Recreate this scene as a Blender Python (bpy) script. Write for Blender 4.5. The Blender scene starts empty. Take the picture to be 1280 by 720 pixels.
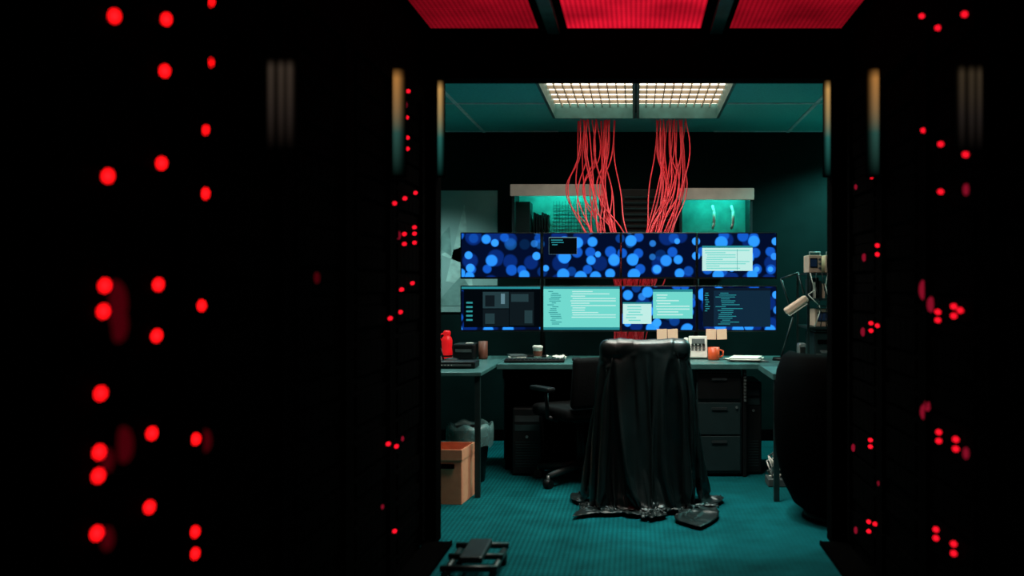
import bpy, bmesh, math, random
from mathutils import Vector, Matrix, Euler
random.seed(7)
scene=bpy.context.scene
try:
    scene.view_settings.view_transform='Standard'
except Exception: pass
w=bpy.data.worlds.new("World"); scene.world=w; w.use_nodes=True
w.node_tree.nodes["Background"].inputs[0].default_value=(0,0,0,1)
w.node_tree.nodes["Background"].inputs[1].default_value=0.0

# ---------------------------------------------------------------- materials
def mat(name,col,rough=0.5,metal=0.0,var=0.25,scale=12.0,emit=None,es=0.0,bump=0.0,spec=0.5,alpha=1.0):
    m=bpy.data.materials.new(name); m.use_nodes=True
    nt=m.node_tree; p=nt.nodes["Principled BSDF"]
    tc=nt.nodes.new("ShaderNodeTexCoord"); n=nt.nodes.new("ShaderNodeTexNoise")
    n.inputs["Scale"].default_value=scale; n.inputs["Detail"].default_value=4
    nt.links.new(tc.outputs["Object"],n.inputs["Vector"])
    r=nt.nodes.new("ShaderNodeValToRGB")
    a=[max(0,c*(1-var)) for c in col]; b=[min(1,c*(1+var)) for c in col]
    r.color_ramp.elements[0].position=0.3; r.color_ramp.elements[1].position=0.7
    r.color_ramp.elements[0].color=(*a,1); r.color_ramp.elements[1].color=(*b,1)
    nt.links.new(n.outputs["Fac"],r.inputs["Fac"]); nt.links.new(r.outputs["Color"],p.inputs["Base Color"])
    p.inputs["Roughness"].default_value=rough; p.inputs["Metallic"].default_value=metal
    p.inputs["Specular IOR Level"].default_value=spec
    p.inputs["Alpha"].default_value=alpha
    if emit:
        p.inputs["Emission Color"].default_value=(*emit,1); p.inputs["Emission Strength"].default_value=es
    if bump>0:
        bp=nt.nodes.new("ShaderNodeBump"); bp.inputs["Strength"].default_value=bump; bp.inputs["Distance"].default_value=0.01
        nt.links.new(n.outputs["Fac"],bp.inputs["Height"]); nt.links.new(bp.outputs["Normal"],p.inputs["Normal"])
    return m
def emat(name,col,s):
    m=bpy.data.materials.new(name); m.use_nodes=True; nt=m.node_tree
    for n in list(nt.nodes): nt.nodes.remove(n)
    o=nt.nodes.new("ShaderNodeOutputMaterial"); e=nt.nodes.new("ShaderNodeEmission")
    e.inputs[0].default_value=(*col,1); e.inputs[1].default_value=s
    nt.links.new(e.outputs[0],o.inputs[0]); return m

M={}
M['black']=mat("black_powdercoat",(0.001,0.001,0.001),0.95,spec=0.01)
M['rackface']=mat("rack_faceplate",(0.001,0.001,0.001),0.95,spec=0.01)
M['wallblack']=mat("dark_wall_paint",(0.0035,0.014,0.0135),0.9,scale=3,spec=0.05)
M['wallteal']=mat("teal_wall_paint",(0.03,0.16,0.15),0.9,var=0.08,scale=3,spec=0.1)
M['partition']=mat("partition_paint",(0.001,0.001,0.001),0.95,spec=0.01)
M['tile']=mat("ceiling_tile_mineral",(0.10,0.62,0.60),0.95,var=0.08,scale=60,bump=0.1,spec=0.1)
M['tbar']=mat("ceiling_t_bar",(0.80,0.98,0.96),0.5,spec=0.2)
M['frame']=mat("fixture_frame",(0.05,0.18,0.17),0.5)
M['louver']=mat("louver_blade",(0.30,0.24,0.17),0.45)
M['desktop']=mat("desktop_laminate",(0.06,0.17,0.165),0.35,var=0.2)
M['deskleg']=mat("desk_steel",(0.02,0.04,0.04),0.4,metal=0.4)
M['plastic']=mat("black_plastic",(0.004,0.0045,0.005),0.45,spec=0.3)
M['bezel']=mat("monitor_bezel",(0.004,0.004,0.006),0.35)
M['fabric']=mat("chair_fabric",(0.003,0.0035,0.004),0.85,scale=80,bump=0.2,spec=0.12)
M['leather']=mat("black_leather",(0.0008,0.0008,0.0009),0.8,bump=0.1,scale=60,spec=0.02)
M['satin']=mat("black_draping_cloth",(0.003,0.008,0.008),0.36,var=0.2,scale=14,bump=0.10,spec=0.65)
M['card']=mat("cardboard",(1.0,0.37,0.20),0.85,var=0.08,scale=25)
M['white']=mat("white_plastic",(0.90,0.86,0.78),0.45,var=0.06)
M['cream']=mat("cream_plastic",(0.85,0.58,0.44),0.5,var=0.1)
M['grey']=mat("grey_plastic",(0.08,0.10,0.10),0.5)
M['greyd']=mat("dark_grey_plastic",(0.02,0.028,0.03),0.5)
M['paper']=mat("paper",(0.90,0.84,0.74),0.8,var=0.05)
M['note']=mat("sticky_note",(0.95,0.68,0.45),0.8,var=0.05,emit=(1.0,0.62,0.42),es=0.34)  # faint glow added to the paper, which is no light source
M['orange']=mat("orange_ceramic",(0.98,0.11,0.03),0.35,var=0.1)
M['brown']=mat("brown_cup",(0.20,0.06,0.035),0.5)
M['redpl']=mat("red_plastic",(0.90,0.012,0.015),0.35,var=0.1,emit=(1,0.01,0.015),es=0.40)  # glow added so the red plastic stands out
M['cable']=mat("red_cable",(0.85,0.035,0.05),0.45,var=0.35,scale=5,emit=(1,0.03,0.05),es=0.06)  # weak glow added so the cables show in dim light
M['metal']=mat("brushed_steel",(0.35,0.38,0.38),0.35,metal=0.8)
M['cab']=mat("cabinet_steel",(0.012,0.028,0.030),0.5,var=0.1,spec=0.3)
M['lintel']=mat("hutch_valance",(0.40,0.36,0.30),0.6,var=0.15,emit=(0.5,0.42,0.34),es=0.16)  # slight glow added to brighten the valance
M['peg']=mat("hutch_back",(0.10,0.45,0.40),0.7)
M['poster']=mat("poster_sheet",(0.34,0.50,0.48),0.8,var=0.10,scale=4)
M['poster2']=mat("poster_print_light",(0.48,0.66,0.62),0.8)
M['poster3']=mat("poster_print_dark",(0.22,0.36,0.34),0.8)
M['liner']=mat("bin_liner",(0.20,0.42,0.42),0.25,alpha=0.5)
M['tube']=emat("fluorescent_tube_teal",(0.06,1.0,0.80),30.0)
M['led']=emat("red_led",(1.0,0.004,0.006),4.6)
M['leddim']=emat("red_led_haze",(1.0,0.01,0.05),0.05)  # painted red haze of the LEDs on the rack doors
M['leddimr']=emat("red_led_dim_and_reflected",(1.0,0.02,0.08),0.22)  # shared by dim LEDs and painted LED reflections
M['ledfar']=emat("red_led_small",(1.0,0.006,0.020),1.6)
M['lamp']=emat("fluorescent_diffuser_warm",(1.0,0.88,0.70),3.2)
M['winwhite']=emat("window_white",(0.62,1.0,0.93),0.85)
M['wincyan']=emat("window_cyan",(0.22,0.92,0.82),0.75)
M['winbar']=emat("window_bar",(0.03,0.35,0.40),0.7)
M['windark']=emat("window_dark",(0.004,0.010,0.022),0.9)
M['winnavy']=emat("window_navy",(0.006,0.024,0.050),0.9)
M['winblk']=emat("window_black",(0.001,0.003,0.005),0.7)
M['txt']=emat("text_teal",(0.04,0.40,0.42),0.7)
M['txtl']=emat("text_light",(0.25,0.50,0.60),0.45)
M['pic']=emat("picture_grey",(0.022,0.055,0.065),0.8)
M['pic2']=emat("picture_dark",(0.006,0.012,0.016),0.8)

def wallpaper(name,dim=1.0):
    m=bpy.data.materials.new(name); m.use_nodes=True; nt=m.node_tree; N=nt.nodes; L=nt.links
    for n in list(N): N.remove(n)
    o=N.new("ShaderNodeOutputMaterial"); e=N.new("ShaderNodeEmission"); g=N.new("ShaderNodeNewGeometry")
    sep=N.new("ShaderNodeSeparateXYZ"); com=N.new("ShaderNodeCombineXYZ")
    L.new(g.outputs["Position"],sep.inputs[0]); L.new(sep.outputs["X"],com.inputs["X"]); L.new(sep.outputs["Z"],com.inputs["Y"])
    base=N.new("ShaderNodeRGB"); base.outputs[0].default_value=(0.0006,0.003,0.018,1); prev=base.outputs[0]
    for sc,off,col,r0,r1,th in ((6.5,0.0,(0.002,0.018,0.14),0.34,0.10,0.35),(8.5,3.3,(0.005,0.08,0.46),0.30,0.08,0.48),(8.0,7.7,(0.02,0.25,0.92),0.29,0.12,0.36),(10.5,1.9,(0.03,0.29,1.0),0.24,0.12,0.58)):
        mp=N.new("ShaderNodeMapping"); mp.inputs["Location"].default_value=(off,off*1.7,0); L.new(com.outputs[0],mp.inputs[0])
        v=N.new("ShaderNodeTexVoronoi"); v.voronoi_dimensions='2D'; v.inputs["Scale"].default_value=sc; v.inputs["Randomness"].default_value=0.55
        L.new(mp.outputs[0],v.inputs["Vector"])
        sc2=N.new("ShaderNodeSeparateColor"); L.new(v.outputs["Color"],sc2.inputs[0])
        r=N.new("ShaderNodeMath"); r.operation='MULTIPLY_ADD'; r.inputs[1].default_value=r1; r.inputs[2].default_value=r0; L.new(sc2.outputs[0],r.inputs[0])
        d=N.new("ShaderNodeMath"); d.operation='SUBTRACT'; L.new(r.outputs[0],d.inputs[0]); L.new(v.outputs["Distance"],d.inputs[1])
        k=N.new("ShaderNodeMath"); k.operation='MULTIPLY'; k.use_clamp=True; k.inputs[1].default_value=11; L.new(d.outputs[0],k.inputs[0])
        pr=N.new("ShaderNodeMapRange"); pr.inputs["From Min"].default_value=th; pr.inputs["From Max"].default_value=min(1.0,th+0.15); L.new(sc2.outputs[1],pr.inputs["Value"])
        k2=N.new("ShaderNodeMath"); k2.operation='MULTIPLY'; L.new(k.outputs[0],k2.inputs[0]); L.new(pr.outputs[0],k2.inputs[1])
        mx=N.new("ShaderNodeMix"); mx.data_type='RGBA'; L.new(k2.outputs[0],mx.inputs[0]); L.new(prev,mx.inputs[6]); mx.inputs[7].default_value=(*col,1)
        prev=mx.outputs[2]
    L.new(prev,e.inputs[0]); e.inputs[1].default_value=dim; L.new(e.outputs[0],o.inputs[0]); return m
M['wall_a']=wallpaper("bokeh_wallpaper",1.35)

def carpet():
    m=mat("teal_carpet",(0.003,0.105,0.118),0.95,var=0.25,scale=5,spec=0.05)
    nt=m.node_tree; N=nt.nodes; L=nt.links; p=N["Principled BSDF"]
    src=p.inputs["Base Color"].links[0].from_socket
    tc=N.new("ShaderNodeTexCoord")
    w1=N.new("ShaderNodeTexWave"); w1.bands_direction='X'; w1.inputs["Scale"].default_value=13
    w2=N.new("ShaderNodeTexWave"); w2.bands_direction='Y'; w2.inputs["Scale"].default_value=9
    for q in (w1,w2): L.new(tc.outputs["Object"],q.inputs["Vector"]); q.inputs["Distortion"].default_value=0.6
    a=N.new("ShaderNodeMath"); a.operation='MULTIPLY'; L.new(w1.outputs["Fac"],a.inputs[0]); L.new(w2.outputs["Fac"],a.inputs[1])
    sx=N.new("ShaderNodeSeparateXYZ"); L.new(tc.outputs["Object"],sx.inputs[0])
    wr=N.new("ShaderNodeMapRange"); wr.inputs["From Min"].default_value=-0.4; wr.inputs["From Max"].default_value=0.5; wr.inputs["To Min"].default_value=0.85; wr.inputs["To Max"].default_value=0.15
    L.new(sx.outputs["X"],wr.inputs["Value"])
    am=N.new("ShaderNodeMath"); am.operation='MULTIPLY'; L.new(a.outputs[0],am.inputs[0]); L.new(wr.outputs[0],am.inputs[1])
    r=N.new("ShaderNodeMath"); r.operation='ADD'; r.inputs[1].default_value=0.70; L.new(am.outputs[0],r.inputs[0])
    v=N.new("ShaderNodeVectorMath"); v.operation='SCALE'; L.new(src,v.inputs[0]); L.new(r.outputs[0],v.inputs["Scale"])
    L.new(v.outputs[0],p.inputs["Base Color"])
    b=N.new("ShaderNodeBump"); b.inputs["Strength"].default_value=0.3; b.inputs["Distance"].default_value=0.003
    L.new(am.outputs[0],b.inputs["Height"]); L.new(b.outputs["Normal"],p.inputs["Normal"])
    return m
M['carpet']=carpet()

def redpanel(name,s):
    m=bpy.data.materials.new(name); m.use_nodes=True; nt=m.node_tree; N=nt.nodes; L=nt.links
    for n in list(N): N.remove(n)
    o=N.new("ShaderNodeOutputMaterial"); e=N.new("ShaderNodeEmission"); tc=N.new("ShaderNodeTexCoord")
    w1=N.new("ShaderNodeTexWave"); w1.bands_direction='X'; w1.inputs["Scale"].default_value=14; L.new(tc.outputs["Object"],w1.inputs["Vector"])
    w2=N.new("ShaderNodeTexWave"); w2.bands_direction='Y'; w2.inputs["Scale"].default_value=9; L.new(tc.outputs["Object"],w2.inputs["Vector"])
    a=N.new("ShaderNodeMath"); a.operation='ADD'; L.new(w1.outputs["Fac"],a.inputs[0]); L.new(w2.outputs["Fac"],a.inputs[1])
    n=N.new("ShaderNodeTexNoise"); n.inputs["Scale"].default_value=2.5; L.new(tc.outputs["Object"],n.inputs["Vector"])
    k=N.new("ShaderNodeMath"); k.operation='MULTIPLY'; L.new(n.outputs["Fac"],k.inputs[0])
    r=N.new("ShaderNodeMapRange"); r.inputs["From Max"].default_value=2; r.inputs["To Min"].default_value=0.7*s; r.inputs["To Max"].default_value=2.4*s
    L.new(a.outputs[0],r.inputs["Value"]); L.new(r.outputs[0],k.inputs[1]); L.new(k.outputs[0],e.inputs[1])
    e.inputs[0].default_value=(1,0.010,0.038,1); L.new(e.outputs[0],o.inputs[0]); return m
M['redA']=redpanel("red_gel_diffuser_bright",0.66); M['redB']=redpanel("red_gel_diffuser_dim",0.25)

def gradbar(name,top,bot,s,z0,z1,xc,r_):  # graded emission that paints reflected lamp light onto a bar
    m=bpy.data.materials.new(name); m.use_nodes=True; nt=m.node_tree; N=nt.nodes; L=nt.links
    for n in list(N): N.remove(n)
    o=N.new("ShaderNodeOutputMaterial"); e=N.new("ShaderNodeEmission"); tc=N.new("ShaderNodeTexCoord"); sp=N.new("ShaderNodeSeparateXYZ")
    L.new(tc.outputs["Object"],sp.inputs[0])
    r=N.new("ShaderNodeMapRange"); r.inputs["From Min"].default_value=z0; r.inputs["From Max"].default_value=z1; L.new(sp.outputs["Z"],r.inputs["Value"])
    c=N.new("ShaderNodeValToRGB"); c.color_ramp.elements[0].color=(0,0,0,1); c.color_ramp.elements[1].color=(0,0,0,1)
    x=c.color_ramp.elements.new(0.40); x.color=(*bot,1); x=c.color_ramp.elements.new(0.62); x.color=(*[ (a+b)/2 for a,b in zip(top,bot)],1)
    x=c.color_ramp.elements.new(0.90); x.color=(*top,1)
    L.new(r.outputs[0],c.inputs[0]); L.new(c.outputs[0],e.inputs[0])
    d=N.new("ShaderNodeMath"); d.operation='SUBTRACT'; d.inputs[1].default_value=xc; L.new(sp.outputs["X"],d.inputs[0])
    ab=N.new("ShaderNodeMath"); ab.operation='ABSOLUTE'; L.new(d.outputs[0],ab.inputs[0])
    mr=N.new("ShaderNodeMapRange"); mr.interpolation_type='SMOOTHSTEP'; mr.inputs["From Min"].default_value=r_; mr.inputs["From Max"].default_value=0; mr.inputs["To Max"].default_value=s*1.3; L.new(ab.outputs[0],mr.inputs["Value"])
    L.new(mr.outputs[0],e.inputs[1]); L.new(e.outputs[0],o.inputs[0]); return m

# ---------------------------------------------------------------- mesh builder
class B:
    def __init__(s): s.bm=bmesh.new(); s.mats=[]
    def mi(s,k):
        m=M[k]
        if m not in s.mats: s.mats.append(m)
        return s.mats.index(m)
    def _fin(s,verts,k,smooth=False):
        i=s.mi(k); fs=set(f for v in verts for f in v.link_faces)
        for f in fs: f.material_index=i; f.smooth=smooth
    def box(s,c,d,k,rot=(0,0,0),bev=0.0,smooth=False):
        mt=Matrix.Translation(c)@Euler(rot).to_matrix().to_4x4()@Matrix.Diagonal((d[0],d[1],d[2],1))
        r=bmesh.ops.create_cube(s.bm,size=1,matrix=mt); vs=r['verts']
        if bev>0:
            es=list(set(e for v in vs for e in v.link_edges))
            q=bmesh.ops.bevel(s.bm,geom=es,offset=bev,segments=3 if smooth else 2,profile=0.5,affect='EDGES')
            vs=list(set(q['verts'])|set(v for v in vs if v.is_valid))
        s._fin(vs,k,smooth)
    def b2(s,lo,hi,k,**kw):
        s.box([(a+b)/2 for a,b in zip(lo,hi)],[abs(b-a) for a,b in zip(lo,hi)],k,**kw)
    def cyl(s,p1,p2,r1,r2,k,seg=16,caps=True):
        p1=Vector(p1); p2=Vector(p2); d=p2-p1
        mt=Matrix.Translation((p1+p2)/2)@d.to_track_quat('Z','Y').to_matrix().to_4x4()
        r=bmesh.ops.create_cone(s.bm,cap_ends=caps,segments=seg,radius1=r1,radius2=r2,depth=d.length,matrix=mt)
        s._fin(r['verts'],k,False)
        for f in set(f for v in r['verts'] for f in v.link_faces):
            if len(f.verts)==4: f.smooth=True
    def sph(s,c,r,k,rot=(0,0,0),u=14,v=9):
        mt=Matrix.Translation(c)@Euler(rot).to_matrix().to_4x4()@Matrix.Diagonal((r[0],r[1],r[2],1))
        q=bmesh.ops.create_uvsphere(s.bm,u_segments=u,v_segments=v,radius=1,matrix=mt); s._fin(q['verts'],k,True)
    def poly(s,pts,k):
        f=s.bm.faces.new([s.bm.verts.new(p) for p in pts]); f.material_index=s.mi(k)
    def grid(s,rows,k,closed=True,smooth=True):
        V=[[s.bm.verts.new(p) for p in r] for r in rows]; i=s.mi(k); n=len(rows[0])
        for a in range(len(V)-1):
            for b in range(n if closed else n-1):
                f=s.bm.faces.new((V[a][b],V[a][(b+1)%n],V[a+1][(b+1)%n],V[a+1][b])); f.material_index=i; f.smooth=smooth
        return V
    def lathe(s,c,prof,k,seg=24):
        rows=[[(c[0]+r*math.cos(2*math.pi*j/seg),c[1]+r*math.sin(2*math.pi*j/seg),c[2]+z) for j in range(seg)] for r,z in prof]
        s.grid(rows,k)
    def tube(s,pts,r,k,seg=8):
        for a,b in zip(pts[:-1],pts[1:]): s.cyl(a,b,r,r,k,seg)
        for p in pts[1:-1]: s.sph(p,(r,r,r),k,u=seg,v=6)
    def done(s,name,parent=None,loc=None,rotz=0):
        me=bpy.data.meshes.new(name); s.bm.normal_update(); s.bm.to_mesh(me); s.bm.free()
        for m in s.mats: me.materials.append(m)
        o=bpy.data.objects.new(name,me); scene.collection.objects.link(o)
        if parent: o.parent=parent
        if loc: o.location=loc
        o.rotation_euler[2]=rotz
        return o

# ---------------------------------------------------------------- draped chair (cloth simulated over the chair, then frozen)
def chairbase(b,x,y,rot=0):
    b.cyl((x,y,0.08),(x,y,0.42),0.03,0.025,'plastic'); b.cyl((x,y,0.07),(x,y,0.13),0.05,0.04,'plastic')
    for i in range(5):
        a=rot+i*2*math.pi/5; ex,ey=x+0.30*math.cos(a),y+0.30*math.sin(a)
        b.cyl((x,y,0.11),(ex,ey,0.075),0.028,0.018,'greyd'); b.cyl((ex,ey,0.03),(ex,ey,0.08),0.01,0.01,'metal',8)
        px,py=-math.sin(a)*0.022,math.cos(a)*0.022
        b.cyl((ex-px,ey-py,0.028),(ex+px,ey+py,0.028),0.028,0.028,'plastic',16)
CX,CY=0.05,5.66
e=bpy.data.objects.new("draped_office_chair",None); e.location=(CX,CY,0); scene.collection.objects.link(e)
b=B(); chairbase(b,0,0,0.55); b.box((0,0.02,0.46),(0.44,0.42,0.07),'fabric',bev=0.02); b.box((0,-0.20,0.70),(0.46,0.06,0.42),'fabric',bev=0.025)
b.tube([(0,-0.1,0.40),(0,-0.20,0.45),(0,-0.20,0.6)],0.02,'plastic'); b.done("seat_and_base",parent=e)
try:
    cb=B(); cb.box((CX,CY-0.20,0.69),(0.475,0.08,0.50),'fabric',bev=0.03); cb.box((CX,CY+0.02,0.42),(0.52,0.48,0.16),'fabric',bev=0.03)
    cb.cyl((CX,CY-0.02,0.03),(CX,CY-0.02,0.36),0.34,0.22,'fabric',24)
    cb.cyl((CX+0.26,CY-0.18,0.0),(CX+0.26,CY-0.18,0.07),0.10,0.03,'fabric',12)
    cb.box((CX,CY,-0.045),(5,5,0.1),'fabric')
    col=cb.done("sim_collider"); col.modifiers.new("c",'COLLISION'); col.collision.thickness_outer=0.012; col.collision.cloth_friction=14
    nx,ny=120,130; W,Lf,Lr=1.34,1.24,0.80
    V=[];F=[]
    for j in range(ny+1):
        for i in range(nx+1):
            u_=i/nx; v_=j/ny
            front=max(0,1-v_*1.6)
            x=(u_-0.5)*W*(1+0.12*front)+0.05*front*(u_-0.3); y=-Lf+v_*(Lf+Lr)+0.11*front*math.sin(2*math.pi*(u_*1.5+0.1))
            ph=2*math.pi*u_
            rip=0.026*math.sin(10*ph+1.6*math.sin(2*math.pi*v_))+0.014*math.sin(17*ph+2+4*v_)+0.014*math.sin(5*ph+v_*4)
            V.append((CX+x+0.02*math.sin(v_*9),CY-0.20+y,1.03+rip+0.01))
    for j in range(ny):
        for i in range(nx):
            a=j*(nx+1)+i; F.append((a,a+1,a+nx+2,a+nx+1))
    me=bpy.data.meshes.new("cloth_cover"); me.from_pydata(V,[],F); me.update()
    co_=bpy.data.objects.new("sim_cloth",me); scene.collection.objects.link(co_)
    cm=co_.modifiers.new("cloth",'CLOTH'); s_=cm.settings
    s_.quality=6; s_.mass=0.35; s_.tension_stiffness=12; s_.compression_stiffness=12; s_.shear_stiffness=4; s_.bending_stiffness=0.25; s_.air_damping=2.5
    cm.collision_settings.use_collision=True; cm.collision_settings.distance_min=0.008; cm.collision_settings.collision_quality=3
    cm.collision_settings.use_self_collision=False
    cm.point_cache.frame_start=1; cm.point_cache.frame_end=75
    for f in range(1,76): scene.frame_set(f)
    dg=bpy.context.evaluated_depsgraph_get(); ev=co_.evaluated_get(dg)
    nm=bpy.data.meshes.new_from_object(ev)
    for v in nm.vertices:
        v.co.x-=CX; v.co.y-=CY; v.co.z=max(v.co.z,0.006)
    for p in nm.polygons: p.use_smooth=True
    nm.materials.clear(); nm.materials.append(M['satin'])
    for p in nm.polygons: p.material_index=0
    cl=bpy.data.objects.new("cloth_cover",nm); scene.collection.objects.link(cl); cl.parent=e
    sm=cl.modifiers.new("smooth",'SUBSURF'); sm.levels=1; sm.render_levels=1
    th=cl.modifiers.new("thick",'SOLIDIFY'); th.thickness=0.003
    bpy.data.objects.remove(co_); bpy.data.objects.remove(col)
    scene.frame_set(1)
except Exception as ex:
    print("SIM FAILED",ex)

H=2.52
# ---------------------------------------------------------------- shell
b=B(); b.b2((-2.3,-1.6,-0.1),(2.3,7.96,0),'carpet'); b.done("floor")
for s in (-1,1):
    b=B(); x0,x1=sorted((s*0.90,s*1.03)); b.b2((x0,-1.0,0.0),(x1,4.685,0.018),'black',bev=0.003); b.b2((s*0.90-0.004,-1.0,0),(s*0.90+0.004,4.685,0.022),'black'); b.done("floor_dark_strip_%d"%(1 if s<0 else 2))  # black strip added to darken the lit aisle floor beside the racks
FX=[(-0.61,-0.015),(0.015,0.61)]; FY=(5.80,7.18)
b=B()
b.b2((-2.3,4.69,H),(-0.62,7.96,H+0.04),'tile'); b.b2((0.62,4.69,H),(2.3,7.96,H+0.04),'tile')
b.b2((-0.62,7.19,H),(0.62,7.96,H+0.04),'tile'); b.b2((-0.62,5.60,H),(0.62,5.79,H+0.04),'tile')
b.b2((-0.62,4.69,H),(0.62,4.95,H+0.04),'tile')
for x in (-1.24,-1.86,1.24,1.86): b.b2((x-0.012,4.82,H-0.006),(x+0.012,7.84,H),'tbar')
for y in (5.4,6.6,7.80):
    b.b2((-2.2,y-0.012,H-0.006),(-0.63,y+0.012,H),'tbar'); b.b2((0.63,y-0.012,H-0.006),(2.2,y+0.012,H),'tbar')
b.done("ceiling")
b=B(); b.b2((-2.3,-1.6,H),(2.3,3.30,H+0.04),'black'); b.b2((-2.3,3.30,H),(-1.0,4.69,H+0.04),'black'); b.b2((1.0,3.30,H),(2.3,4.69,H+0.04),'black')
b.b2((-1,3.30,H+0.10),(1,4.69,H+0.14),'black')
b.done("ceiling_aisle")
b=B()
b.b2((-1.0,3.3,H),(-0.42,4.68,H+0.01),'redB'); b.b2((-0.35,3.3,H),(0.33,4.68,H+0.01),'redA'); b.b2((0.44,3.3,H),(1.0,4.68,H+0.01),'redB')
for x in (-0.405,0.385):
    b.b2((x-0.07,3.3,H-0.005),(x+0.07,4.68,H+0.02),'black'); b.b2((x-0.025,3.3,H-0.03),(x+0.035,4.68,H-0.004),'frame')
b.done("red_ceiling_light")
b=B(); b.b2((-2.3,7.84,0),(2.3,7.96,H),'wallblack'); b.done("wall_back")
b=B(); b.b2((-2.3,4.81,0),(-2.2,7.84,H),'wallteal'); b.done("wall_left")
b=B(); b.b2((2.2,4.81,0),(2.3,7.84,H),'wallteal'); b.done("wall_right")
b=B(); b.b2((-2.3,-1.6,0),(-2.2,4.69,H),'partition'); b.done("wall_aisle_left")
b=B(); b.b2((2.2,-1.6,0),(2.3,4.69,H),'partition'); b.done("wall_aisle_right")
b=B(); b.b2((-2.3,-1.7,0),(2.3,-1.6,H),'partition'); b.done("wall_front")
b=B(); b.b2((-2.2,4.69,0),(-0.977,4.81,H),'partition'); b.b2((0.957,4.69,0),(2.2,4.81,H),'partition'); b.b2((-0.977,4.69,2.277),(0.957,4.81,H+0.04),'partition'); b.done("wall_partition")
b=B()
b.b2((-2.2,7.825,0),(2.2,7.84,0.09),'black'); b.done("baseboard_back")

def fixture(x0,x1,y0,y1,cols,rows,name):
    b=B(); z=H
    b.b2((x0-0.012,y0-0.012,z-0.004),(x0+0.008,y1+0.012,z+0.12),'frame'); b.b2((x1-0.008,y0-0.012,z-0.004),(x1+0.012,y1+0.012,z+0.12),'frame')
    b.b2((x0,y0-0.012,z-0.004),(x1,y0+0.005,z+0.12),'frame'); b.b2((x0,y1-0.005,z-0.004),(x1,y1+0.012,z+0.12),'frame')
    b.b2((x0,y0,z+0.105),(x1,y1,z+0.11),'lamp')
    for i in range(1,cols):
        x=x0+(x1-x0)*i/cols; b.b2((x-0.003,y0,z+0.078),(x+0.003,y1,z+0.100),'louver')
    for i in range(1,rows):
        y=y0+(y1-y0)*i/rows; b.b2((x0,y-0.004,z+0.076),(x1,y+0.004,z+0.100),'louver')
    return b.done(name)
for x0,x1 in FX: fixture(x0,x1,FY[0],FY[1],10,8,"louver_ceiling_light")
for x0,x1 in FX: fixture(x0,x1,4.97,5.58,10,6,"louver_ceiling_light")  # second fixture pair, added out of view to light the room front

# ---------------------------------------------------------------- racks
LED_L=[(1.863,1.788),(1.840,1.475),(1.829,1.265),(1.824,1.216),(1.815,1.061),(1.810,.951),(1.807,.907),(1.802,.800),
(2.069,1.839),(2.062,1.726),(2.048,1.526),(2.034,1.267),(2.027,1.159),(2.007,.956),(1.997,.804),
(2.281,1.940),(2.277,1.794),(2.264,1.631),(2.256,1.481),(2.235,1.218),(2.206,.912),(2.202,.700),(2.202,.650)]
LED_LF=[(4.07,2.075),(4.24,2.124),(4.04,1.962),(4.21,2.002),(4.03,1.859),(4.225,1.916),(4.225,1.867),(4.04,1.817),(4.0,1.608),(4.18,1.645),(4.38,1.688),
(4.36,1.501),(4.36,1.53),(4.17,1.489),(4.17,1.446),(4.36,1.46),(4.12,1.248),(4.32,1.276),(3.93,1.131),(4.10,1.152),(3.90,.622),(4.03,.590),(4.0,.242)]
LED_R=[(3.38,2.214),(3.2,2.124),(2.94,2.096),(3.36,1.808),(3.17,1.732),(2.93,1.665),(4.10,1.763),(4.10,1.729),(3.17,1.575),(4.0,1.432),(4.0,1.395),
(4.11,1.104),(4.0,1.098),(4.11,1.072),(3.2,1.177),(3.2,1.15),(3.04,1.199),(3.04,1.169),(2.98,1.188),(4.12,.602),(4.12,.574),
(3.19,.778),(3.19,.749),(3.02,.781),(3.02,.751),(4.15,.244),(4.04,.262),(4.15,.203),(3.22,.447),(3.22,.418),(3.04,.447),(3.04,.417)]
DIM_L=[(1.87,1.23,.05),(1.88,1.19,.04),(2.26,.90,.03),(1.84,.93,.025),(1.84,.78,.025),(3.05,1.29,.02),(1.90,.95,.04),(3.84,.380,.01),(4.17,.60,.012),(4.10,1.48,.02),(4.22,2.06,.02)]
DIM_R=[(4.43,1.72,.014),(4.27,1.39,.020),(4.29,1.058,.022),(4.48,.508,.02),(4.43,.136,.018),(4.01,.439,.012),(3.38,1.25,.04),(3.30,1.20,.030),(3.38,.82,.03),(3.34,.85,.025),(2.95,1.56,.02),(2.95,.75,.02)]  # dim LEDs, plus painted smears where LEDs reflect in the doors
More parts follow.
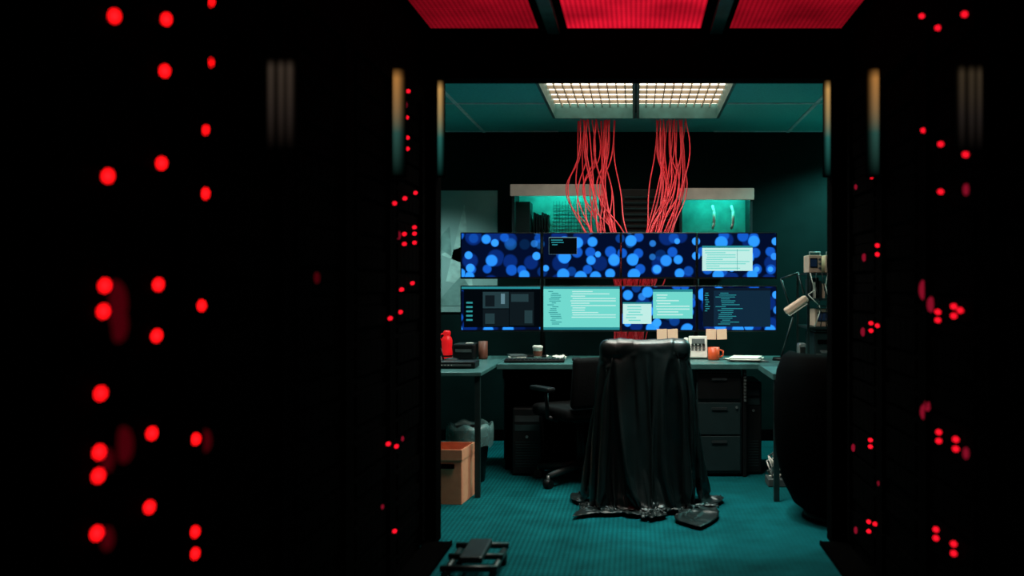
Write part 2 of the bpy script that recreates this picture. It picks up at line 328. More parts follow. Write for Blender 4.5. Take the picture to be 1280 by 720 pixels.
def rack(side,y0):
    y1=y0+0.6; xf=side*1.0; xb=side*2.05; b=B()
    def bx(xa,ya,za,xc,yc,zc,k): b.b2((min(xa,xc),ya,za),(max(xa,xc),yc,zc),k)
    bx(xf+side*0.05,y0+0.004,0.0,xb,y0+0.02,2.2,'black'); bx(xf+side*0.05,y1-0.02,0.0,xb,y1-0.004,2.2,'black')
    bx(xf+side*0.05,y0+0.004,2.16,xb,y1-0.004,2.2,'black'); bx(xb-side*0.02,y0+0.004,0,xb,y1-0.004,2.2,'black')
    bx(xf+side*0.035,y0+0.004,0.0,xb,y1-0.004,0.06,'black'); bx(xf+side*0.04,y0+0.004,2.2,xf+side*0.09,y1-0.004,H-0.002,'black')
    for ya,yb in ((y0+0.004,y0+0.05),(y1-0.05,y1-0.004)): bx(xf+side*0.012,ya,0.05,xf+side*0.06,yb,2.2,'black')
    bx(xf+side*0.012,y0+0.05,2.12,xf+side*0.06,y1-0.05,2.2,'black')
    z=0.08; rr=random.Random(int(y0*100)+int(side))
    while z<2.05:
        h=rr.choice((0.0445,0.089,0.089,0.133))
        bx(xf+side*0.03,y0+0.055,z,xf+side*0.7,y1-0.055,min(z+h-0.004,2.11),'rackface')
        if h>0.08:
            for i in range(6):
                ya=y0+0.075+i*0.077; bx(xf+side*0.020,ya,z+0.008,xf+side*0.031,ya+0.070,z+h-0.012,'black')
        for ya in (y0+0.058,y1-0.07): bx(xf+side*0.005,ya,z+0.008,xf+side*0.03,ya+0.010,z+h-0.014,'black')
        z+=h
    o=b.done("server_rack")
    lb=B(); n=0
    S={-1:(LED_L,LED_LF,DIM_L),1:([],LED_R,DIM_R)}[side]
    for (y,z) in S[0]:
        if y0<=y<y1: lb.sph((xf+side*0.012,y,z),(0.0058,0.012,0.0105),'led',rot=(0,0.15,0)); n+=1
    for (y,z) in S[1]:
        if y0<=y<y1: lb.sph((xf+side*0.006,y,z),(0.0095,0.012,0.0080),'ledfar',rot=(0,0.35*side,0)); n+=1
    for (y,z,r) in S[2]:
        if y0<=y<y1: lb.sph((xf+side*0.014,y,z),(r*0.45,0.012,r*0.9),'leddim' if side<0 and y<3.2 else 'leddimr'); n+=1  # dim LEDs, mixed with painted LED haze and reflections
    if n: lb.done("leds_and_smears",parent=o)
    else: lb.bm.free()
    return o
racks={}
for side in (-1,1):
    for i in range(7): racks[(side,i)]=rack(side,4.0-0.6*i)
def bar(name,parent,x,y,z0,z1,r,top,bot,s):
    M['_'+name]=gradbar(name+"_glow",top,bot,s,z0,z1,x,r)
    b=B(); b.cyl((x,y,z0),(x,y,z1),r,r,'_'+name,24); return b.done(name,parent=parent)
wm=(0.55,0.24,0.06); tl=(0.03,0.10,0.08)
bar("door_reflection_bar_a",racks[(-1,0)],-0.995,4.02,1.72,2.17,0.034,wm,tl,0.55)  # painted lamp reflection on the rack door edge, not a lamp
bar("door_reflection_bar_b",racks[(1,0)],0.995,4.02,1.72,2.17,0.034,wm,tl,0.55)
for k,dx in enumerate((-0.022,0.006,0.030)):  # fainter painted reflections on the nearer rack doors
    bar("door_reflection_strip_%d"%k,racks[(-1,3)],-0.985+dx,2.66,1.64,1.89,0.015,(0.10,0.07,0.05),(0.05,0.035,0.028),0.33)
    bar("door_reflection_slat_%d"%k,racks[(1,2)],0.975+dx,2.82,1.66,1.91,0.015,(0.10,0.07,0.04),(0.04,0.03,0.025),0.33)
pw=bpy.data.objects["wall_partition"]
bar("jamb_reflection_a",pw,-0.962,4.73,1.80,2.275,0.022,(0.6,0.33,0.10),(0.02,0.13,0.11),0.7)  # glossy jamb's reflected light, painted as a glowing bar
bar("jamb_reflection_b",pw,0.942,4.73,1.80,2.275,0.022,(0.6,0.33,0.10),(0.02,0.13,0.11),0.7)

# ---------------------------------------------------------------- monitors
def monitor(xc,zc,wd,ht,yaw,y,content,parent=None):
    b=B()
    b.box((0,0.012,0),(wd,0.024,ht),'bezel',bev=0.004)
    b.box((0,0.035,0),(wd*0.6,0.03,ht*0.6),'plastic',bev=0.008)
    sw,sh=wd-0.016,ht-0.022
    def q(u0,v0,u1,v1,k,lv):
        x0=-sw/2+u0*sw; x1=-sw/2+u1*sw; z1=0.003+sh/2-v0*sh; z0=0.003+sh/2-v1*sh; yy=-0.0006*(lv+1)
        b.poly([(x0,yy,z0),(x1,yy,z0),(x1,yy,z1),(x0,yy,z1)],k)
    content(q)
    return b.done("computer_monitor",loc=(xc,y,zc),rotz=yaw)
R=random.Random(3)
def lines(q,u0,v0,u1,v1,n,k,lv,ind=0.25,fill=0.45):
    for i in range(n):
        v=v0+(v1-v0)*i/n; a=u0+(R.random()*ind)*(u1-u0)*0.6; e=a+(u1-a)*(0.25+R.random()*0.75*fill*2)
        q(a,v,min(e,u1),v+(v1-v0)/n*0.42,k,lv)
def plain(q): q(0,0,1,1,'wall_a',0)
def term(q):
    plain(q); q(0.07,0.08,0.44,0.48,'txtl',1); q(0.073,0.10,0.437,0.475,'winblk',2); lines(q,0.09,0.14,0.35,0.30,3,'winbar',3)
def whitewin(q):
    plain(q); q(0.05,0.28,0.70,0.86,'winwhite',1); q(0.05,0.28,0.70,0.33,'winbar',2)
    lines(q,0.08,0.38,0.66,0.84,9,'wincyan',2,0.1,0.6); q(0.50,0.36,0.505,0.84,'txt',3)
def photos(q):
    q(0,0,1,1,'winblk',0); q(0,0,1,0.05,'winbar',1); q(0,0.08,0.03,0.95,'wall_a',1); q(0,0.94,1,1,'wall_a',1)
    for i in range(5): q(0.06,0.35+0.1*i,0.14,0.39+0.1*i,'txt',2)
    q(0.27,0.12,0.60,0.50,'pic',2); q(0.61,0.12,0.92,0.90,'pic2',2); q(0.27,0.52,0.60,0.92,'pic2',2)
    q(0.50,0.16,0.55,0.40,'txtl',3); q(0.63,0.17,0.85,0.35,'pic',3)
    q(0.30,0.62,0.42,0.86,'pic',3); q(0.80,0.55,0.90,0.85,'pic',3); q(0.30,0.20,0.42,0.46,'pic2',3)
def doc(q):
    q(0,0,1,1,'wincyan',0); q(0,0,1,0.05,'winbar',1); lines(q,0.04,0.10,0.30,0.90,18,'txt',1,0.5,0.3)
    lines(q,0.35,0.10,0.95,0.75,12,'winwhite',1,0.1,0.7); q(0.0,0.94,1,1,'winbar',1)
def two(q):
    plain(q); q(0.01,0.36,0.40,0.86,'winwhite',1); q(0.42,0.06,0.96,0.74,'wincyan',1); q(0.42,0.06,0.96,0.12,'winbar',2)
    q(0.01,0.36,0.40,0.40,'winbar',2); lines(q,0.46,0.18,0.92,0.70,8,'winwhite',2,0.1,0.7); lines(q,0.04,0.45,0.36,0.83,6,'wincyan',2)
def code(q):
    plain(q); q(0.06,0.03,0.93,0.93,'winnavy',1); q(0.06,0.03,0.93,0.09,'windark',2); q(0.06,0.09,0.20,0.93,'windark',2)
    lines(q,0.22,0.14,0.70,0.90,17,'winbar',3,0.4,0.3); lines(q,0.08,0.14,0.18,0.60,9,'winbar',3)
xs=[(-0.965,0.575,0.055),(-0.389,0.560,0.0),(0.163,0.540,0.0),(0.722,0.568,-0.055)]
for (x,wd,yaw),c in zip(xs,(plain,term,plain,whitewin)): monitor(x,1.479,wd,0.332,yaw,6.86,c)
for (x,wd,yaw),c in zip(xs,(photos,doc,two,code)): monitor(x,1.100,wd,0.330,yaw,6.86,c)
b=B()
for x in (-0.68,0.44):
    b.cyl((x,6.99,0.765),(x,6.99,1.62),0.02,0.02,'plastic'); b.box((x,6.96,0.757),(0.36,0.16,0.014),'plastic',bev=0.004)
    for z in (1.479,1.100):
        b.box((x,6.965,z),(1.0,0.022,0.04),'plastic')
        for dx in (-0.28,0.28): b.box((x+dx,6.937,z),(0.09,0.05,0.09),'plastic',bev=0.004)
b.done("monitor_stand")

b=B()
for x in (0.185,0.262,0.535,0.612): b.box((x,6.850,0.918),(0.072,0.003,0.075),'note',rot=(0.12,random.uniform(-.05,.05),0))
b.done("sticky_notes")

# ---------------------------------------------------------------- cables
def cables(name,n,fn,r=0.0045):
    cu=bpy.data.curves.new(name,'CURVE'); cu.dimensions='3D'; cu.bevel_depth=r; cu.bevel_resolution=2; cu.resolution_u=8
    for i in range(n):
        pts=fn(i,n); s=cu.splines.new('BEZIER'); s.bezier_points.add(len(pts)-1)
        for p,q in zip(s.bezier_points,pts): p.co=q; p.handle_left_type=p.handle_right_type='AUTO'
    cu.materials.append(M['cable']); o=bpy.data.objects.new(name,cu); scene.collection.objects.link(o); return o
rc=random.Random(11); u=rc.uniform
def fl(i,n):
    t=i/(n-1); x=-0.44+0.28*t+u(-.02,.02); e=-0.34+0.22*t+u(-.05,.05)
    yb=7.24+u(0,.10)
    return [(x,yb,H+0.03),(x+u(-.03,.03),yb-.02,2.25),(x+u(-.10,.08),yb-.05,1.98),(e+u(-.05,.05),7.14+u(-.04,.04),1.66),(-0.15+0.2*t+u(-.08,.08),7.08+u(-.03,.04),1.30),(-0.12+0.1*t+u(-.06,.06),7.08+u(-.02,.02),0.95),(-0.16+0.12*t,7.10,0.72)]
def fr(i,n):
    t=i/(n-1); x=0.15+0.22*t+u(-.02,.02); e=0.08+0.18*t+u(-.05,.04)
    yb=7.24+u(0,.10)
    return [(x,yb,H+0.03),(x+u(-.03,.04),yb-.02,2.28),(x-.02+u(-.07,.09),yb-.05,2.0),(e+u(-.03,.03),7.14+u(-.04,.04),1.68),(-0.05+0.2*t+u(-.08,.08),7.08+u(-.03,.04),1.30),(-0.06+0.1*t+u(-.06,.06),7.08+u(-.02,.02),0.95),(-0.06+0.1*t,7.10,0.72)]
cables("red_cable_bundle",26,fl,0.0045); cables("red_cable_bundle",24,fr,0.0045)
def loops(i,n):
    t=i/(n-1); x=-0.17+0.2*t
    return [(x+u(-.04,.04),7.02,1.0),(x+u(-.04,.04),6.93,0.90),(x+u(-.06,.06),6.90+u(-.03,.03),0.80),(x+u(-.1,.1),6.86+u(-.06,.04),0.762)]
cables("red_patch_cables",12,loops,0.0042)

# ---------------------------------------------------------------- desks
b=B()
b.b2((-0.915,6.30,0.715),(1.10,7.05,0.75),'desktop',bev=0.004)
b.b2((-0.90,6.60,0.0),(0.36,6.62,0.71),'black')
b.b2((-0.90,6.62,0.0),(-0.87,7.03,0.715),'black'); b.b2((1.06,6.5,0.0),(1.09,7.03,0.715),'black')
b.b2((-0.88,6.34,0.65),(0.36,6.37,0.715),'black')
b.done("office_desk")
b=B()
b.b2((-1.95,5.70,0.726),(-0.92,7.05,0.75),'desktop',bev=0.004)
for x,y in ((-0.945,5.73),(-1.90,5.73),(-0.945,7.0),(-1.90,7.0)): b.b2((x-0.016,y-0.016,0),(x+0.016,y+0.016,0.726),'deskleg')
b.b2((-1.9,6.98,0.68),(-0.95,6.995,0.726),'deskleg'); b.done("side_desk")
b=B()
b.poly([(0.80,5.60,0.75),(1.95,5.60,0.75),(1.95,7.05,0.75),(1.105,7.05,0.75),(1.105,6.30,0.75),(0.80,6.1,0.75)],'desktop')
b.b2((0.80,5.60,0.715),(1.95,6.28,0.749),'desktop'); b.b2((1.105,6.28,0.715),(1.95,7.05,0.749),'desktop')
for x,y in ((0.824,5.63),(1.92,5.63),(1.14,7.0),(1.92,7.0)): b.b2((x-0.016,y-0.016,0),(x+0.016,y+0.016,0.716),'deskleg')
b.done("corner_desk")
b=B()
b.b2((0.40,6.36,0.02),(0.70,6.90,0.70),'cab',bev=0.004)
for z0,z1 in ((0.04,0.27),(0.28,0.49),(0.515,0.685)):
    b.b2((0.41,6.345,z0),(0.69,6.362,z1),'cab' if z1<0.5 else 'plastic',bev=0.003)
    b.b2((0.50,6.335,z1-0.045),(0.60,6.346,z1-0.030),'greyd')
for x in (0.43,0.67):
    for y in (6.40,6.86): b.cyl((x,y,0),(x,y,0.03),0.02,0.02,'plastic')
b.cyl((0.665,6.345,0.46),(0.665,6.335,0.46),0.008,0.008,'metal')
b.done("filing_cabinet")
def tower(x,y,w,d,h,fr=0):
    b=B(); b.b2((x,y,0.012),(x+w,y+d,h),'plastic',bev=0.008); b.b2((x,y+0.02,0),(x+w,y+d-0.02,0.014),'plastic')
    b.b2((x+0.015,y-0.004,h-0.09),(x+w-0.015,y+0.002,h-0.05),'greyd'); b.b2((x+0.015,y-0.004,h-0.15),(x+w-0.015,y+0.002,h-0.11),'cab')
    for i in range(10): b.b2((x+0.02,y-0.003,0.06+i*0.018),(x+w-0.02,y+0.002,0.066+i*0.018),'cab')
    b.cyl((x+w/2,y-0.006,h-0.19),(x+w/2,y+0.002,h-0.19),0.009,0.009,'metal')
    return b.done("computer_tower")
tower(0.73,6.42,0.11,0.42,0.62); tower(-0.82,6.38,0.19,0.20,0.45)
b=B()
for i in range(9): b.b2((0.712,6.335,0.50+i*0.022),(0.728,6.345,0.514+i*0.022),'grey')
b.b2((0.708,6.345,0.0),(0.729,6.40,0.705),'plastic'); b.done("power_strip")
b=B(); rr=random.Random(4)
for i in range(9):
    pts=[(0.90+rr.uniform(-.07,.08),6.10+rr.uniform(-.05,.05),0.03+rr.uniform(0,.20)) for _ in range(6)]; pts[0]=(pts[0][0],pts[0][1],0.006); b.tube(pts,0.005,'white' if i%2 else 'grey',6)
b.b2((0.83,6.02,0.0),(0.99,6.18,0.05),'grey',bev=0.006); b.done("cable_tangle")

# ---------------------------------------------------------------- wall hutches
def hutch(x0,x1,z0,z1,left):
    b=B(); y0,y1=7.50,7.838
    b.b2((x0,y0,z0),(x0+0.02,y1,z1),'cab'); b.b2((x1-0.02,y0,z0),(x1,y1,z1),'cab')
    b.b2((x0,y0,z1-0.02),(x1,y1,z1),'cab'); b.b2((x0,y0,z0),(x1,y1,z0+0.02),'cab'); b.b2((x0+0.02,y1-0.02,z0),(x1-0.02,y1-0.005,z1),'peg')
    b.b2((x0-0.01,y0-0.02,z1-0.085),(x1+0.01,y0,z1+0.005),'lintel',bev=0.003)
    b.cyl((x0+(0.16 if left else 0.10),y0+0.10,z1-0.045),(x1-0.06,y0+0.10,z1-0.045),0.012,0.012,'tube')
    if left:
        for i in range(14): b.b2((x0+0.30+i*0.024,7.79,z0+0.02),(x0+0.303+i*0.024,7.795,z1-0.10),'cab')
        for i in range(13): b.b2((x0+0.30,7.79,z0+0.03+i*0.028),(x0+0.62,7.795,z0+0.033+i*0.028),'cab')
        b.b2((x0+0.02,7.60,z0),(x0+0.13,7.80,z1-0.12),'cab')
        for i in range(6): b.b2((x0+0.15+i*0.022,7.66,z0+0.02),(x0+0.163+i*0.022,7.78,z1-0.20-0.01*(i%3)),'plastic')
    else:
        for x in (x0+0.27,x0+0.42):
            b.tube([(x,7.66,z1-0.12),(x+.01,7.62,z1-0.17),(x+.01,7.62,z1-0.26),(x,7.66,z1-0.30)],0.011,'white',8)
        b.b2((x0+0.06,7.62,z0+0.02),(x0+0.22,7.78,z0+0.10),'plastic')
    return b.done("wall_hutch")
hutch(-0.97,-0.27,1.55,2.05,True); hutch(0.34,0.91,1.55,2.02,False)
b=B(); b.b2((-0.12,7.60,1.55),(0.32,7.838,2.03),'plastic',bev=0.005)
for i in range(8): b.box((0.10,7.592,1.64+i*0.046),(0.38,0.02,0.012),'cab',rot=(0.5,0,0))
b.done("wall_air_vent")
b=B(); y=7.832
b.b2((-1.70,7.828,1.05),(-1.13,7.838,2.04),'poster')
y=7.826
b.poly([(-1.55,y,1.30),(-1.40,y,1.93),(-1.33,y,1.25)],'poster2'); b.poly([(-1.60,y,1.52),(-1.18,y,1.66),(-1.35,y,1.42)],'poster2')
b.poly([(-1.65,y-.001,1.10),(-1.42,y-.001,1.35),(-1.25,y-.001,1.10)],'poster3'); b.poly([(-1.65,y-.001,1.60),(-1.52,y-.001,1.75),(-1.50,y-.001,1.50)],'poster3')
b.done("wall_poster")

# ---------------------------------------------------------------- desk items
T=0.751
b=B()
b.box((0.435,6.74,T+0.082),(0.13,0.03,0.16),'white',rot=(-0.35,0,0),bev=0.006); b.box((0.435,6.79,T+0.032),(0.12,0.10,0.058),'white',bev=0.006)
b.box((0.435,6.713,T+0.125),(0.09,0.004,0.035),'grey',rot=(-0.35,0,0))
for i in range(4):
    for j in range(5): b.box((0.395+i*0.026,6.722,T+0.10-j*0.019),(0.017,0.016,0.011),'grey',rot=(-0.35,0,0))
b.tube([(0.352,6.735,T+0.145),(0.350,6.715,T+0.10),(0.350,6.705,T+0.05),(0.352,6.715,T+0.02)],0.017,'white',10)
b.done("desk_telephone")
def mug(x,y,r,h,k,name,handle=True):
    b=B(); b.lathe((x,y,T),[(0.0,0),(r*0.9,0),(r,h*0.1),(r,h),(r*0.88,h),(r*0.86,h*0.15),(0,h*0.12)],k)
    if handle: b.tube([(x+r,y,T+h*.8),(x+r*1.6,y,T+h*.7),(x+r*1.6,y,T+h*.35),(x+r,y,T+h*.2)],r*0.14,k,8)
    return b.done(name)
mug(0.538,6.64,0.040,0.088,'orange',"coffee_mug"); mug(-1.07,6.72,0.032,0.125,'brown',"tumbler_cup",False)
b=B(); b.lathe((-0.69,6.74,T),[(0,0),(0.026,0),(0.034,0.075),(0.037,0.077),(0.037,0.088),(0.028,0.095),(0,0.096)],'white'); b.lathe((-0.69,6.74,T+0.02),[(0.0295,0),(0.034,0.035)],'brown'); b.done("takeaway_cup")
def keyboard(x,y,w,d,rz):
    b=B(); b.box((0,0,0.010),(w,d,0.018),'plastic',bev=0.004)
    for i in range(15):
        for j in range(5): b.box((-w/2+0.018+i*(w-0.036)/14,-d/2+0.02+j*(d-0.04)/4,0.022),((w-0.036)/14*0.8,(d-0.04)/4*0.8,0.008),'greyd')
    return b.done("keyboard",loc=(x,y,T),rotz=rz)
keyboard(-0.68,6.45,0.40,0.13,0.05); keyboard(0.10,6.50,0.42,0.14,-0.03)
b=B(); b.sph((-0.40,6.45,T+0.018),(0.032,0.055,0.018),'plastic'); b.done("computer_mouse")
b=B(); rr=random.Random(9)
V=[]
for i in range(7):
    V.append([( -0.62+i*0.022, 6.60+j*0.022, T+0.004+rr.random()*0.035) for j in range(6)])
b.grid(V,'paper',closed=False,smooth=False); b.done("crumpled_paper")
b=B()
for i in range(6): b.box((0.76+rr.uniform(-.03,.03),6.60+rr.uniform(-.03,.03),T+0.003+i*0.004),(0.20,0.27,0.003),'paper' if i%2 else 'grey',rot=(0,0,rr.uniform(-.3,.3)))
b.done("paper_stack")
b=B()
for i in range(3): b.box((-0.83,6.70,T+0.006+i*0.011),(0.13-.01*i,0.18,0.010),'grey' if i!=1 else 'paper',rot=(0,0,0.15*i))
b.done("notebook_stack")
# red drink bottle with rounded shoulders and carry loop
b=B(); cx,cy=-1.335,6.78
b.lathe((cx,cy,T),[(0,0),(0.034,0),(0.038,0.006),(0.038,0.05),(0.034,0.075),(0.037,0.10),(0.038,0.125),(0.032,0.148),(0.022,0.158),(0.022,0.166),(0.026,0.168),(0.026,0.188),(0.018,0.196),(0,0.197)],'redpl')
b.lathe((cx,cy,T),[(0.0385,0.012),(0.0392,0.014),(0.0392,0.022),(0.0385,0.024)],'plastic')
b.tube([(cx-0.026,cy,T+0.176),(cx-0.048,cy,T+0.168),(cx-0.052,cy,T+0.145),(cx-0.036,cy,T+0.128)],0.005,'redpl',8)
b.done("drink_bottle")
b=B(); b.box((-1.19,6.72,T+0.056),(0.15,0.20,0.11),'plastic',bev=0.012); b.box((-1.19,6.616,T+0.065),(0.11,0.006,0.02),'grey'); b.box((-1.16,6.70,T+0.112),(0.05,0.06,0.006),'paper'); b.done("label_printer")
b=B(); b.box((-1.12,6.02,T+0.022),(0.25,0.17,0.042),'plastic',bev=0.008); b.box((-1.12,5.934,T+0.022),(0.2,0.004,0.012),'grey')
for i in range(4): b.cyl((-1.2+i*0.02,5.936,T+0.022),(-1.2+i*0.02,5.930,T+0.022),0.003,0.003,'white',8)
b.cyl((-1.22,6.09,T+0.04),(-1.24,6.09,T+0.12),0.006,0.005,'plastic',8); b.done("network_router")
b=B(); b.sph((-1.22,6.35,T+0.02),(0.05,0.04,0.02),'plastic'); b.tube([(-1.22,6.35,T+0.02),(-1.25,6.3,T+0.03),(-1.32,6.3,T+0.01)],0.004,'plastic'); b.done("webcam")

b=B()
b.cyl((1.00,6.62,T),(1.00,6.62,T+0.02),0.06,0.055,'plastic',24)
b.tube([(1.00,6.62,T+0.02),(1.08,6.60,T+0.30),(0.99,6.56,T+0.56)],0.007,'deskleg',8)
b.tube([(0.99,6.56,T+0.56),(1.10,6.52,T+0.60),(1.13,6.46,T+0.46)],0.007,'deskleg',8)
b.box((1.07,6.42,T+0.385),(0.17,0.09,0.045),'cream',rot=(0,-0.60,0),bev=0.012); b.box((1.08,6.42,T+0.355),(0.14,0.07,0.01),'white',rot=(0,-0.6,0))
b.done("desk_lamp")
b=B()
x0,x1,y0,y1=1.17,1.87,6.52,6.95
for x in (x0,x1):
    for y in (y0,y1): b.box((x,y,T+0.30),(0.016,0.016,0.60),'deskleg')
for z in (T+0.225,T+0.42,T+0.595): b.box(((x0+x1)/2,(y0+y1)/2,z),(x1-x0,y1-y0,0.014),'cab')
b.done("equipment_shelf")
def instrument(x,y,z,w,d,h,k,name="test_instrument"):
    b=B(); b.box((x,y,z+h/2),(w,d,h),k,bev=0.005); b.box((x-w*0.12,y-d/2-0.001,z+h*0.55),(w*0.55,0.004,h*0.55),'plastic')
    b.box((x-w*0.12,y-d/2-0.004,z+h*0.55),(w*0.47,0.002,h*0.42),'windark')
    for i in range(3): b.cyl((x+w*0.34,y-d/2-0.012,z+h*(0.25+0.25*i)),(x+w*0.34,y-d/2,z+h*(0.25+0.25*i)),h*0.07,h*0.07,'grey',10)
    b.tube([(x-w*.4,y-d*.4,z+h),(x-w*.4,y-d*.4,z+h+.02),(x+w*.4,y-d*.4,z+h+.02),(x+w*.4,y-d*.4,z+h)],0.004,'metal',6)
    return b.done(name)
instrument(1.225,6.66,T+0.603,0.09,0.20,0.12,'cream'); instrument(1.345,6.66,T+0.603,0.10,0.20,0.12,'cream')
instrument(1.56,6.68,T+0.428,0.2,0.22,0.12,'cream')
instrument(1.315,6.70,T+0.233,0.17,0.20,0.12,'cream'); instrument(1.56,6.70,T+0.233,0.2,0.20,0.13,'grey')
b=B()
for i,(k,h) in enumerate((('greyd',.13),('paper',.11),('plastic',.14),('greyd',.12),('cream',.10))): b.box((1.20+i*0.021,6.66,T+0.428+h/2),(0.018,0.18,h),k)
b.done("ring_binders")
b=B(); b.lathe((1.37,6.66,T+0.428),[(0.02,0),(0.045,0),(0.045,0.008),(0.030,0.010),(0.030,0.05),(0.045,0.052),(0.045,0.06),(0.02,0.06),(0.02,0)],'cream'); b.done("solder_spool")
b=B(); rr=random.Random(2)
for i in range(7):
    x=1.18+i*0.04
    pts=[(x,6.50,T+0.60),(x+rr.uniform(-.02,.03),6.49,T+0.54-rr.random()*.06),(x+rr.uniform(-.02,.05),6.49,T+0.46-rr.random()*.08),(x+rr.uniform(.0,.07),6.49,T+0.38),(x+rr.uniform(.0,.09),6.495,T+0.29+rr.random()*.08),(x+.03,6.50,T+.235)]
    b.tube(pts,0.0035,'plastic' if i%3 else 'white',6)
b.done("hanging_test_leads")
b=B(); px,py=1.38,6.72
b.box((px,py,T+0.10),(0.33,0.34,0.19),'cab',bev=0.012); b.box((px,py-0.173,T+0.13),(0.28,0.006,0.03),'black'); b.box((px,py-0.20,T+0.065),(0.25,0.10,0.008),'grey',rot=(0.15,0,0))
b.box((px,py-0.05,T+0.20),(0.30,0.2,0.012),'grey',bev=0.003); b.box((px+0.1,py-0.174,T+0.165),(0.09,0.006,0.03),'grey'); b.box((px,py-.175,T+.03),(0.3,0.01,0.04),'grey')
b.done("laser_printer")
b=B()
b.box((1.08,6.26,T+0.07),(0.05,0.09,0.14),'metal',bev=0.01); b.box((1.08,6.213,T+0.09),(0.035,0.003,0.05),'plastic'); b.done("card_reader")
b=B()
for i in range(5): b.box((1.02+rr.uniform(-.03,.03),5.98+rr.uniform(-.03,.03),T+0.004+i*0.006),(0.20,0.14,0.005),'grey' if i%2 else 'paper',rot=(0,0,rr.uniform(-.4,.4)))
b.done("document_pile")

# ---------------------------------------------------------------- box, bin
b=B()
w_,d_,h_=0.36,0.28,0.315; t=0.006
b.box((0,-d_/2,h_/2),(w_,t,h_),'card'); b.box((0,d_/2,h_/2),(w_,t,h_),'card'); b.box((-w_/2,0,h_/2),(t,d_,h_),'card'); b.box((w_/2,0,h_/2),(t,d_,h_),'card'); b.box((0,0,t/2),(w_,d_,t),'card')
b.box((0,-d_/2-0.004,h_-0.03),(w_+0.012,0.004,0.06),'card'); b.box((w_/2+0.004,0,h_-0.03),(0.004,d_+0.012,0.06),'card')
b.box((0.10,-d_/2-0.0075,h_-0.095),(0.085,0.004,0.028),'black',bev=0.001)
b.done("cardboard_box",loc=(-1.175,5.70,0.001),rotz=-0.10)
b=B(); bx,by=-1.08,6.22
b.lathe((bx,by,0),[(0,0.004),(0.10,0.004),(0.135,0.34),(0.14,0.345),(0.13,0.345),(0.095,0.02),(0,0.015)],'plastic',28)
rows=[]
for r,z in ((0.128,0.30),(0.132,0.36),(0.145,0.372),(0.150,0.33),(0.150,0.26),(0.147,0.23)):
    rows.append([(bx+(r+0.006*math.sin(9*a/40*6.28)+rr.uniform(-.004,.004))*math.cos(a/40*2*math.pi),by+(r+rr.uniform(-.005,.005))*math.sin(a/40*2*math.pi),z+0.012*math.sin(7*a/40*6.28)) for a in range(40)])
b.grid(rows,'liner'); b.done("waste_bin")

def office_chair(x,y,rot,name="office_chair"):
    b=B(); chairbase(b,0,0,0.3)
    b.box((0,0,0.46),(0.48,0.46,0.08),'fabric',bev=0.03,smooth=True); b.box((0,0,0.41),(0.2,0.25,0.03),'plastic')
    b.tube([(0,0.18,0.40),(0,0.27,0.45),(0,0.27,0.62)],0.02,'plastic'); b.box((0,0.25,0.66),(0.42,0.06,0.32),'fabric',rot=(-0.12,0,0),bev=0.028,smooth=True)
    for s in (-1,1): b.tube([(s*0.20,0.05,0.41),(s*0.27,0.05,0.44),(s*0.28,0.05,0.60)],0.013,'plastic'); b.box((s*0.28,0,0.615),(0.06,0.24,0.028),'plastic',bev=0.01)
    return b.done(name,loc=(x,y,0),rotz=rot)
office_chair(-0.36,6.22,math.pi+0.6)
# black tub chair at right
b=B(); rows=[]; NA=64
cx,cy=1.165,5.27
prof=[(0.20,0.03),(0.24,0.035),(0.30,0.08),(0.36,0.20),(0.39,0.34),(0.405,0.52),(0.405,0.68),(0.39,0.80),(0.36,0.875),(0.32,0.905),(0.29,0.90),(0.27,0.86),(0.26,0.60),(0.25,0.46),(0.20,0.45),(0.0,0.46)]
for r,z in prof:
    row=[]
    for j in range(NA):
        th=2*math.pi*j/NA; ft=max(0,math.cos(th-math.radians(75)))
        k=1-0.42*min(1,ft**1.2*1.3) if z>0.46 else 1
        row.append((cx+r*math.cos(th),cy+r*math.sin(th),0.46+(z-0.46)*k if z>0.46 else z))
    rows.append(row)
b.grid(rows,'leather'); b.cyl((cx,cy,0),(cx,cy,0.04),0.25,0.24,'plastic',32); b.done("tub_armchair")

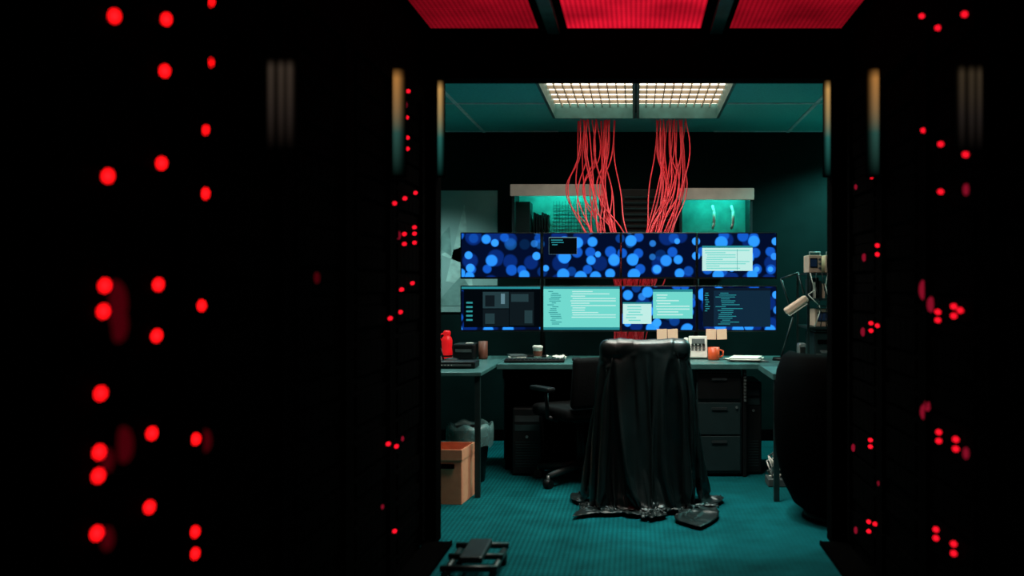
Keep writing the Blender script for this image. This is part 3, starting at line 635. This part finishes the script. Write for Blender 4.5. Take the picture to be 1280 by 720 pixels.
b=B()
dy=-0.22
for x in (-0.80,-0.60): b.tube([(x,4.22+dy,0.06),(x,4.62+dy,0.06)],0.016,'deskleg')
for y in (4.24,4.42,4.60): b.tube([(-0.82,y+dy,0.080),(-0.58,y+dy,0.080)],0.014,'deskleg')
b.box((-0.70,4.42+dy,0.105),(0.10,0.30,0.03),'deskleg',bev=0.008)
for x in (-0.80,-0.60):
    for y in (4.26+dy,4.58+dy): b.cyl((x-0.012,y,0.024),(x+0.012,y,0.024),0.024,0.024,'plastic'); b.cyl((x,y,0.03),(x,y,0.06),0.008,0.008,'metal',8)
b.done("equipment_dolly")

# ---------------------------------------------------------------- lights
def area(name,loc,sx,sy,power,col,rot=(0,0,0),spread=math.pi):
    l=bpy.data.lights.new(name,'AREA'); l.shape='RECTANGLE'; l.size=sx; l.size_y=sy; l.energy=power; l.color=col; l.spread=spread
    o=bpy.data.objects.new(name,l); o.location=loc; o.rotation_euler=rot; scene.collection.objects.link(o); return o
area("fill_downlight",(0,5.28,H-0.01),1.1,0.5,18,(1.0,0.98,0.86),spread=math.radians(120))  # fill added under the unseen front fixtures to brighten the floor
area("fill_downlight",(0,6.45,H+0.06),1.1,1.1,15,(0.75,1.0,0.92),spread=math.radians(120))
def spot(name,loc,power,col,ang,rot=(0,0,0),blend=0.3):
    l=bpy.data.lights.new(name,'SPOT'); l.energy=power; l.color=col; l.spot_size=math.radians(ang); l.spot_blend=blend; l.shadow_soft_size=0.06
    o=bpy.data.objects.new(name,l); o.location=loc; o.rotation_euler=rot; scene.collection.objects.link(o); return o
spot("wall_fill_spot",(1.75,7.2,H-0.03),150,(0.35,1.0,0.9),140,blend=0.5)
spot("wall_fill_spot",(-1.65,7.0,H-0.03),70,(0.6,1.0,0.95),110,blend=0.6)  # added to brighten the poster, no fixture modelled here
spot("floor_pool_spot",(0.42,5.15,H-0.02),120,(0.5,1.0,0.97),34,blend=0.25)

# ---------------------------------------------------------------- camera
cam=bpy.data.cameras.new("camera"); co=bpy.data.objects.new("camera",cam); scene.collection.objects.link(co)
co.location=(0,0,1.265); co.rotation_euler=(math.radians(90),0,0)
cam.sensor_width=36; cam.lens=33.75; cam.shift_x=-155/1280; cam.shift_y=-3/1280; cam.clip_start=0.05
cam.dof.use_dof=True; cam.dof.focus_distance=6.5; cam.dof.aperture_fstop=1.1; cam.dof.aperture_blades=7
scene.camera=co
